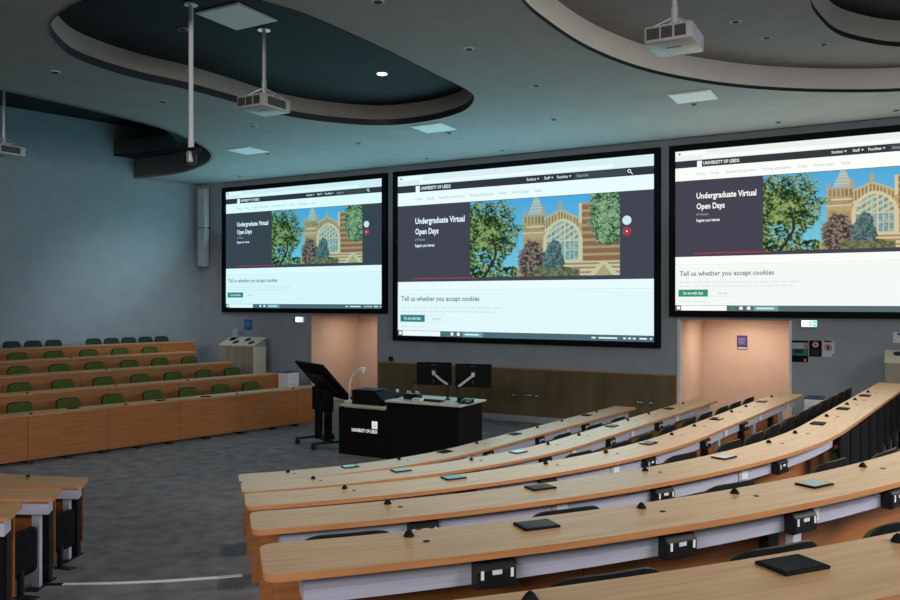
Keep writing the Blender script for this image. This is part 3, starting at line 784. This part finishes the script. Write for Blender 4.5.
# ------------------------------------------------------------------ things on the front wall
r = thing('column_speaker', 'tall pale grey two-part column loudspeaker high on the wall beside the teal screen', 'speaker', (-15.64, WY-.20, 3.36))
for z0, z1 in ((0, .995), (1.005, 2.02)):
    q = link('speaker_cabinet', B(-.13, .13, -.08, .08, z0, z1, .015), M['proj'], r, True); link('grille', B(-.10, .10, -.084, -.0805, z0+.04, z1-.04), M['aluo'], q)
link('wall_bracket', B(-.03, .03, .08, .199, .96, 1.05), M['metal'], r)
def exit_sign(label, x, y, w, h):
    p = at_Y(x, y, WY); r = thing('exit_sign', label, 'exit sign', (p.x, WY, p.z), 0, 'lit exit signs')
    link('sign_box', B(-w/2, w/2, -.06, -.001, -h/2, h/2, .006), M['white'], r)
    f = link('lit_face', B(-w/2+.012, w/2-.012, -.063, -.0605, -h/2+.012, h/2-.012), M['exitw'], r)
    link('green_panel', B(0, w/2-.014, -.0645, -.0632, -h/2+.016, h/2-.016), M['exitg'], f)
    bm = B(.03, .06, -.066, -.0648, -.05*h/.16, .05*h/.16); box(bm, .075, w/2-.03, -.066, -.0648, -.008, .008); link('pictogram', bm, M['exitw'], f)
exit_sign('small glowing exit sign below the teal screen', 301, 319.5, .25, .14)
exit_sign('small glowing green and white exit sign above the posters', 809.5, 323.5, .26, .13)
def sheet_sign(name, label, cat, x0, x1, y0, y1, Y, base, bits):
    a = at_Y(x0, y1, Y); b = at_Y(x1, y0, Y); mid_ = at_Y((x0+x1)/2, (y0+y1)/2, Y); W = b.x-a.x; H = (y1-y0)/F*(mid_.y/ray((x0+x1)/2, 300).y)
    r = thing(name, label, cat, (a.x, Y-.001, mid_.z-H/2))
    bk = link('backing', B(0, W, -.008, 0, 0, H), base, r)
    for nm, kind, u0, u1, v0, v1, m in bits:
        bm = bmesh.new()
        if kind == 'box': box(bm, u0*W, u1*W, -.0105, -.0082, v0*H, v1*H)
        elif kind == 'ring':
            n = 28; c = Vector(((u0+u1)/2*W, (v0+v1)/2*H)); R = (u1-u0)/2*W
            for k in range(n):
                a0, a1 = 2*PI*k/n, 2*PI*(k+1)/n
                bm.faces.new([bm.verts.new((c.x+math.cos(t)*q, -.0105, c.y+math.sin(t)*q)) for t, q in ((a0, R*.78), (a1, R*.78), (a1, R), (a0, R))])
            d = Vector((1, -1)).normalized(); nn = Vector((d.y, -d.x))*R*.1
            bm.faces.new([bm.verts.new((c.x+q.x, -.0108, c.y+q.y)) for q in (d*-R*.8+nn, d*R*.8+nn, d*R*.8-nn, d*-R*.8-nn)])
        elif kind == 'disc':
            c = Vector(((u0+u1)/2*W, (v0+v1)/2*H)); R = (u1-u0)/2*W
            bm.faces.new([bm.verts.new((c.x+math.cos(2*PI*k/24)*R, -.0095, c.y+math.sin(2*PI*k/24)*R)) for k in range(24)])
        elif kind == 'lines':
            n = 5
            for k in range(n): z = v0+(v1-v0)*(k+.5)/n; quad(bm, u0*W, (u1-(.2 if k % 2 else 0)*(u1-u0))*W, (z-.012)*H, (z+.012)*H, -.0105)
        link(nm, bm, m, bk)
    return r
sheet_sign('wall_poster', 'dark poster with a broad green band, beside the peach alcove', 'poster', 791.5, 808, 340.5, 362, WY, M['matt'],
           [('pale_heading', 'box', .03, .97, .62, .90, M['proj']), ('green_band', 'box', .03, .97, .30, .60, M['dgreen']), ('green_lettering', 'lines', .12, .75, .40, .58, M['aluo']), ('dark_figure', 'box', .80, .90, .68, .82, M['matt']), ('yellow_mark', 'box', .76, .88, .03, .16, M['yellow'])])
sheet_sign('prohibition_sign', 'black notice with a white prohibition circle, middle of the three posters', 'sign', 809.3, 821.5, 340.5, 356.5, WY, M['matt'],
           [('white_disc', 'disc', .22, .80, .52, .96, M['paper']), ('red_circle', 'ring', .22, .80, .52, .96, M['red']), ('food_symbol', 'box', .42, .60, .66, .82, M['matt']), ('notice_lettering', 'lines', .14, .86, .10, .44, M['vent'])])
sheet_sign('prohibition_sign', 'white notice with a red prohibition circle, last of the three posters', 'sign', 822.5, 834.5, 340, 357, WY, M['paper'],
           [('red_circle', 'ring', .14, .80, .32, .78, M['red']), ('cup_symbol', 'box', .34, .60, .44, .66, M['matt']), ('heading_lettering', 'lines', .1, .9, .86, .98, M['vent']), ('corner_mark', 'box', .82, .95, .05, .16, M['dgreen'])])
sheet_sign('wall_sign', 'purple notice on the back wall of the peach alcove', 'notice', 737, 747.5, 335.5, 349.5, WY+1.95, M['purple'],
           [('notice_lettering', 'lines', .15, .85, .35, .85, M['aluo']), ('pale_strip', 'box', .06, .94, .06, .16, M['paper'])])
sheet_sign('wall_sign', 'small blue notice under the teal screen above the recycling cabinet', 'notice', 244.6, 252.3, 319.5, 330, WY, M['blue'], [('notice_lettering', 'lines', .2, .8, .3, .8, M['aluo'])])
sheet_sign('wall_sign', 'pale blue notice above the cabinet at the frame edge', 'notice', 893, 905, 332, 343, WY, M['tray'], [('blue_heading', 'box', .35, .98, .72, .92, M['blue'])])
for x, y, n in ((514, 394.8, 1), (528.5, 395.2, 1), (537, 396, 1), (640.5, 402.2, 1), (651, 402.7, 1)):
    p = at_Y(x, y, WY-.03); lab = {514: 'small round socket on the bronze panelling, leftmost of three', 528.5: 'small round socket on the bronze panelling, middle of three', 537: 'small round socket on the bronze panelling, last of three',
                                  640.5: 'wide socket plate on the bronze panelling near the front desk end', 651: 'small socket on the bronze panelling beside the peach alcove jamb'}[x]
    r = thing('wall_socket', lab, 'socket', (p.x, WY-.0305, p.z), 0, 'sockets on the bronze panelling'); wd = .05 if x in (514, 537, 651) else .085
    link('socket_plate', B(-wd, wd, -.008, 0, -.035, .035, .003), M['vent'], r)
    bm = bmesh.new()
    for q in ((-.02, .02) if wd < .06 else (-.05, .0, .05)): cyl(bm, (q, -.0082, 0), (q, -.012, 0), .014, seg=12)
    link('socket_insert', bm, M['white'], r)
p = at_Y(391.5, 358.8, WY-.01); r = thing('wall_sensor', 'small black box on the wall just above the bronze panelling', 'sensor', (p.x, WY, p.z))
link('sensor_box', B(-.045, .045, -.06, -.001, -.05, .05, .006), M['black'], r); link('sensor_window', B(-.02, .02, -.062, -.0602, -.01, .02), M['lens'], r)

# ------------------------------------------------------------------ recycling cabinets and bins
def cabinet(label, x0, x1, y0, y1, zf, h0, h1, n):
    r = thing('recycling_cabinet', label, 'recycling unit', (x0, y0, zf), 0, 'recycling cabinets'); W, D = x1-x0, y1-y0
    bm = bmesh.new(); prism(bm, [(0, .04), (D, .04), (D, h1-.03), (0, h0-.03)], 'x', 0, W); link('carcass', bm, M['unit'], r)
    bm = bmesh.new(); prism(bm, [(-.01, h0-.029), (D, h1-.029), (D, h1), (-.01, h0)], 'x', -.01, W+.01); top = link('sloped_top', bm, M['unittop'], r)
    link('plinth', B(.02, W-.02, .02, D-.01, 0, .039), M['matt'], r)
    link('side_panel', B(W+.001, W+.018, 0, D, .04, h0-.031), M['unittop'], r)
    nrm = Vector((0, -(h1-h0), D)).normalized()
    for i in range(n):
        x = W*(.16+.68*i/(n-1)); yy = D*(.32 if i % 2 else .66); z = h0+(h1-h0)*yy/D; c = Vector((x, yy, z))
        bm = bmesh.new(); cyl(bm, c+nrm*.002, c+nrm*.012, .085, .08, 20); link('aperture_ring', bm, M['black'], r, True)
    for i in range(n-1):
        x = W*(.16+.68*(i+.5)/(n-1)); bm = B(x-.003, x+.003, -.004, -.0005, .06, h0-.04); 
        link('door_gap', bm, M['matt'], r)
    return r
xl0 = at_Y(219, 350, 14.2).x; xl1 = at_Y(253, 350, 14.2).x
cabinet('pale recycling cabinet with sloped top under the teal screen', xl0, xl1, 14.2, 14.62, 0, 1.42, 1.60, 4)
xr0 = at_Y(885, 380, 14.35).x
cabinet('pale recycling cabinet with sloped top at the frame edge near the posters', xr0, xr0+1.2, 14.35, 14.85, .6, .93, 1.09, 4)
p = at_Y(234.5, 337, 14.5); r = thing('paper_roll', 'pale blue paper roll standing on the recycling cabinet under the teal screen', 'paper roll', (p.x, 14.5, 1.42+.18*(.3/.42)+.045))
link('roll', Cy((0, 0, .0), (0, 0, .20), .10, .10, 20), M['wall'], r, True); link('core', Cy((0, 0, .2005), (0, 0, .203), .03, .03, 12), M['vent'], r)
def bin_(label, x, t, ht):
    d = ray(x, 300)*t
    r = thing('pedestal_bin', label, 'bin', (d.x, d.y, 0), 0, 'white pedestal bins')
    link('bin_body', B(-.14, .14, -.17, .17, 0, ht-.03, .01), M['white'], r)
    link('lid', B(-.145, .145, -.175, .175, ht-.029, ht, .008), M['bluelid'], r)
    link('slot', B(-.08, .08, -.05, .05, ht+.0005, ht+.003), M['matt'], r)
    for k in range(3): link('printed_line', B(.1405, .1415, -.12, .10, ht-.16-.12*k, ht-.15-.12*k), M['proj'], r)
bin_('white pedestal bin with dark blue lid behind the front straight desk', 288.5, 16.9, 1.0)
bin_('white pedestal bin with dark blue lid showing behind the third curved desk chairs', 814.5, 13.0, .93)

# ------------------------------------------------------------------ teaching desk (lectern)
LX0, LXm, LX1, LY0, LY1 = -7.96, -7.03, -5.72, 10.48, 11.26
r = thing('teaching_desk', 'black teaching desk with a low wing, pale wooden tops and white lettering', 'lectern', (LX0, LY0, 0))
w, m1, D = LX1-LX0, LXm-LX0, LY1-LY0
link('low_cabinet', B(0, m1, 0, D, .0, .76), M['matt'], r)
link('main_cabinet', B(m1+.002, w-.02, 0, D, .0, .895), M['matt'], r)
bm = bmesh.new()
for x in (m1+.46, m1+.98): box(bm, x-.004, x+.004, -.003, .0, .02, .88)
link('panel_seam', bm, M['black'], r)
link('low_top', B(.05, m1+.0, -.04, D, .785, .815, .006), [M['unittop']], r)
link('low_top_riser', B(.10, m1-.03, .01, D-.02, .7605, .7845), M['unittop'], r)
link('main_top', B(m1-.0, w+.04, -.05, D+.04, .90, .93, .008), M['unittop'], r)
link('lettering', text_bm('UNIVERSITY OF LEEDS', .26, .385, .50, .052, -.003, .03), M['logo'], r)
bm = B(.655, .76, -.004, -.001, .455, .575); em = link('emblem', bm, M['logo'], r)
bm = B(.705, .709, -.0055, -.0042, .455, .575); box(bm, .668, .700, -.0055, -.0042, .49, .496); box(bm, .715, .748, -.0055, -.0042, .49, .496); link('emblem_line', bm, M['proj'], em)
# things on it
r = thing('control_console', 'black wedge-shaped control console on the low wing of the teaching desk', 'console', (LX0+.22, LY0+.06, .816))
bm = bmesh.new(); prism(bm, [(0, 0), (.60, 0), (.60, .09), (.46, .21), (0, .23)], 'y', 0, .42); link('console_case', bm, M['matt'], r)
link('console_panel', B(.02, .44, .03, .39, .2305, .2325), M['matt'], r)
r = thing('document_camera', 'white gooseneck document camera arching over the teaching desk', 'document camera', (LX0+.07, LY0+.20, .816))
link('camera_base', B(-.06, .10, -.08, .10, .0, .035, .01), M['white'], r)
pts = [(0, 0, .035), (-.01, 0, .18), (0, .0, .32), (.05, 0, .44), (.13, 0, .52), (.22, 0, .545)]
bm = bmesh.new(); tube(bm, pts, .014); link('gooseneck', bm, M['white'], r, True)
bm = B(.21, .30, -.035, .035, .52, .585, .01); hd_ = link('camera_head', bm, M['white'], r); link('camera_eye', Cy((.265, 0, .519), (.265, 0, .485), .022), M['white'], hd_)
def monitor(label, cx, pivot):
    r = thing('monitor', label, 'monitor', (cx, 10.98, .932), rad(17), 'monitors on the teaching desk'); W, H, z0 = .57, .365, .215
    body = link('back_cover', B(-W/2, W/2, -.02, .012, z0, z0+H, .008), M['matt'], r); link('display', B(-W/2+.01, W/2-.01, .0125, .0135, z0+.012, z0+H-.012), M['glass'], body)
    link('brand_strip', B(-.05, .05, -.0215, -.0203, z0+H-.045, z0+H-.035), M['vent'], body); link('red_mark', B(-.012, -.003, -.0215, -.0203, z0+.045, z0+.10), M['red'], body)
    bm = B(-.04, .04, -.035, -.0205, z0+.17, z0+.25); link('mount_plate', bm, M['metal'], r)
    bm = bmesh.new(); tube(bm, [(0, -.05, z0+.19), (pivot*.5, -.09, z0+.10), (pivot, -.09, z0+.02)], .02); arm = link('monitor_arm', bm, M['aluo'], r, True)
    link('arm_joint', B(-.025, .025, -.06, -.0355, z0+.16, z0+.23, .008), M['steel'], arm)
    bm = Cy((pivot, -.09, .004), (pivot, -.09, z0+.02), .022); cyl(bm, (pivot, -.09, 0), (pivot, -.09, .012), .05); link('arm_post', bm, M['metal'], r, True)
xm1 = at_Y(434.2, 375, 10.98).x; xm2 = at_Y(473.5, 375, 10.98).x
monitor('black monitor seen from behind on an arm, nearer the lettering end of the teaching desk', xm1, .24)
monitor('black monitor seen from behind on an arm, at the outer end of the teaching desk', xm2, -.22)
def on_desk(x, y=10.8): return at_Y(x, 390, y).x
r = thing('ball_microphone', 'small microphone with pale foam ball on the teaching desk', 'microphone', (on_desk(397), 10.8, .932))
link('base', Cy((0, 0, 0), (0, 0, .05), .04, .03), M['black'], r, True); t = bmesh.new(); bmesh.ops.create_uvsphere(t, u_segments=14, v_segments=10, radius=.032)
for v in t.verts: v.co.z += .105
link('foam_ball', t, M['steel'], r, True); link('stem', Cy((0, 0, .05), (0, 0, .08), .008), M['black'], r)
r = thing('desk_switcher', 'black switcher box with small pale knobs on the teaching desk', 'switcher', (on_desk(413.5), 10.78, .932))
link('case', B(-.13, .13, -.08, .08, 0, .085, .008), M['black'], r)
for q in (-.10, -.06, .06, .10): link('knob', Cy((q, 0, .0852), (q, 0, .125), .014), M['steel'], r, True)
r = thing('pump_bottle', 'small dark pump bottle beside the monitors on the teaching desk', 'bottle', (on_desk(414.5, 11.0), 11.0, .932))
bm = Cy((0, 0, 0), (0, 0, .17), .035); cyl(bm, (0, 0, .17), (0, 0, .20), .035, .012); link('bottle_body', bm, M['vent'], r, True)
bm = Cy((0, 0, .20), (0, 0, .25), .010); box(bm, -.012, .05, -.012, .012, .24, .258); link('pump', bm, M['black'], r)
r = thing('label_printer', 'small white label printer on the front edge of the teaching desk', 'label printer', (on_desk(417, 10.55), 10.58, .932))
link('printer_case', B(-.08, .08, -.05, .05, 0, .045, .006), M['tray'], r); link('paper_slot', B(-.05, .05, -.0515, -.0502, .02, .028), M['vent'], r)
r = thing('keyboard', 'low black keyboard lying beneath the monitors on the teaching desk', 'keyboard', (on_desk(432, 10.7), 10.68, .932))
link('keyboard_base', B(-.2, .2, -.075, .075, 0, .018, .004), M['black'], r)
bm = bmesh.new()
for i in range(14):
    for j in range(5): box(bm, -.185+i*.0265, -.185+i*.0265+.021, -.06+j*.025, -.06+j*.025+.019, .0182, .023)
link('keys', bm, M['matt'], r)
r = thing('desk_phone', 'low black telephone on the outer end of the teaching desk', 'telephone', (on_desk(466, 10.72), 10.72, .932))
bm = bmesh.new(); prism(bm, [(-.09, 0), (.09, 0), (.09, .06), (-.09, .02)], 'x', -.09, .09); link('phone_base', bm, M['black'], r)
bm = bmesh.new(); tube(bm, [(-.075, -.07, .05), (-.075, -.04, .062), (-.075, .05, .085), (-.075, .08, .085)], .02); link('handset', bm, M['matt'], r, True)

# ------------------------------------------------------------------ tilted touch display on a wheeled stand
sx, sy = -8.65, 10.95
r = thing('display_stand', 'large black tilting touch display on a wheeled stand beside the teaching desk', 'display stand', (sx, sy, 0), rad(-27))
Wd, Sl = 1.14, .84; c0 = Vector((0, .02, 1.13)); tilt = rad(-48)
T = Matrix.Translation(c0) @ Matrix.Rotation(tilt, 4, 'X')
d = link('display_back', B(-Wd/2, Wd/2, -Sl/2, Sl/2, -.045, .0, .012, T), M['matt'], r)
link('touch_screen', B(-Wd/2+.03, Wd/2-.03, -Sl/2+.03, Sl/2-.03, .0005, .004, 0, T), M['glass'], d)
link('rear_housing', B(-.34, .34, -.22, .22, -.11, -.0455, .015, T), M['black'], d)
link('upper_box', B(-.25, .25, -.10, .08, .60, 1.0, .01), M['matt'], r)
for q in (-.19, .19): link('column', B(q-.045, q+.045, -.055, .055, .09, .62), M['matt'], r)
link('control_box', B(.236, .27, -.07, .0, .52, .58), M['black'], r)
link('cross_bar', B(-.36, .36, -.03, .03, .09, .14, .005), M['metal'], r)
for q in (-.34, .34):
    f = link('foot_bar', B(q-.03, q+.03, -.36, .36, .085, .125, .006), M['metal'], r)
    for y in (-.33, .33):
        cst = link('caster', Cy((q-.02, y, .042), (q+.02, y, .042), .042, .042, 16), M['black'], f, True)
bm = bmesh.new(); tube(bm, [(-.04, -.03, .62), (-.03, -.07, .48), (-.05, -.08, .33), (-.02, -.03, .2), (.02, -.0, .142)], .008); link('cable', bm, M['black'], r, True)

# ------------------------------------------------------------------ light
def area(name, loc, rot, size, power, col, sy=None):
    l = bpy.data.lights.new(name, 'AREA'); l.energy = power; l.color = col; l.size = size
    if sy: l.shape = 'RECTANGLE'; l.size_y = sy
    o = bpy.data.objects.new(name, l); COL.objects.link(o); o.location = loc; o.rotation_euler = rot; return o
def spot(name, loc, power, col, ang=110, blend=1.0, r=.1):
    l = bpy.data.lights.new(name, 'SPOT'); l.energy = power; l.color = col; l.spot_size = rad(ang); l.spot_blend = blend; l.shadow_soft_size = r
    o = bpy.data.objects.new(name, l); COL.objects.link(o); o.location = loc; return o
for (x0, x1), pw in ((XA, 13), (XB, 24)):
    area('alcove_light', ((x0+x1)/2, WY+1.0, AZ-.01), (0, 0, 0), .8, pw, (1, .83, .70), .8)
# dimmed house downlights
WARM = (1, .90, .78)
for x, y, pw in ((-1.6, 3.6, 90), (-4.2, 6.0, 190), (-2.0, 8.0, 270), (-.6, 10.8, 270), (1.6, 6.5, 190), (-12.2, 9.2, 60), (-12.6, 5.5, 50), (-9.2, 8.2, 90), (-13.5, 11.5, 60)):
    spot('house_downlight', (x, y, C1-.03), pw, WARM, 120)
area('rear_house_light', (-1.5, -6, 4.7), (rad(68), 0, rad(20)), 6, 560, (1, .97, .96), 1.6)
area('added_side_fill', (4.6, 6.5, 4.6), (0, rad(50), 0), 1.2, 240, (1, .97, .97), 8).data.spread = rad(110)  # unseen lamp added to brighten the cable trays' near faces
w_ = spot('added_wall_fill', (-12.2, 11.6, C1-.6), 300, (.90, .95, 1), 72); w_.rotation_euler = (Vector((-16.6, 13.4, 1.2))-w_.location).to_track_quat('-Z', 'Y').to_euler()  # added spot, brightens the lower left wall; no such fitting there
# lamps added before the screens to strengthen the spill of the projected pages
for x0, x1, z0, pw, c in ((-15.2, -10.13, 2.2, 110, (.36, .90, 1)), (-9.94, -3.93, 1.6, 190, (.36, .90, 1)), (-3.76, 1.31, 2.2, 100, (.90, 1, .86))):
    area('added_screen_fill', ((x0+x1)/2, WY-.3, (z0+5.38)/2), (-PI/2-rad(36), 0, 0), x1-x0, pw, c, 5.38-z0)

w = bpy.data.worlds.new('world'); S.world = w; w.use_nodes = True
w.node_tree.nodes['Background'].inputs[0].default_value = (.5, .6, .7, 1); w.node_tree.nodes['Background'].inputs[1].default_value = .02
S.view_settings.view_transform = 'Standard'; S.view_settings.look = 'None'; S.view_settings.exposure = 0
S.cycles.use_denoising = True
S.cycles.max_bounces = 8
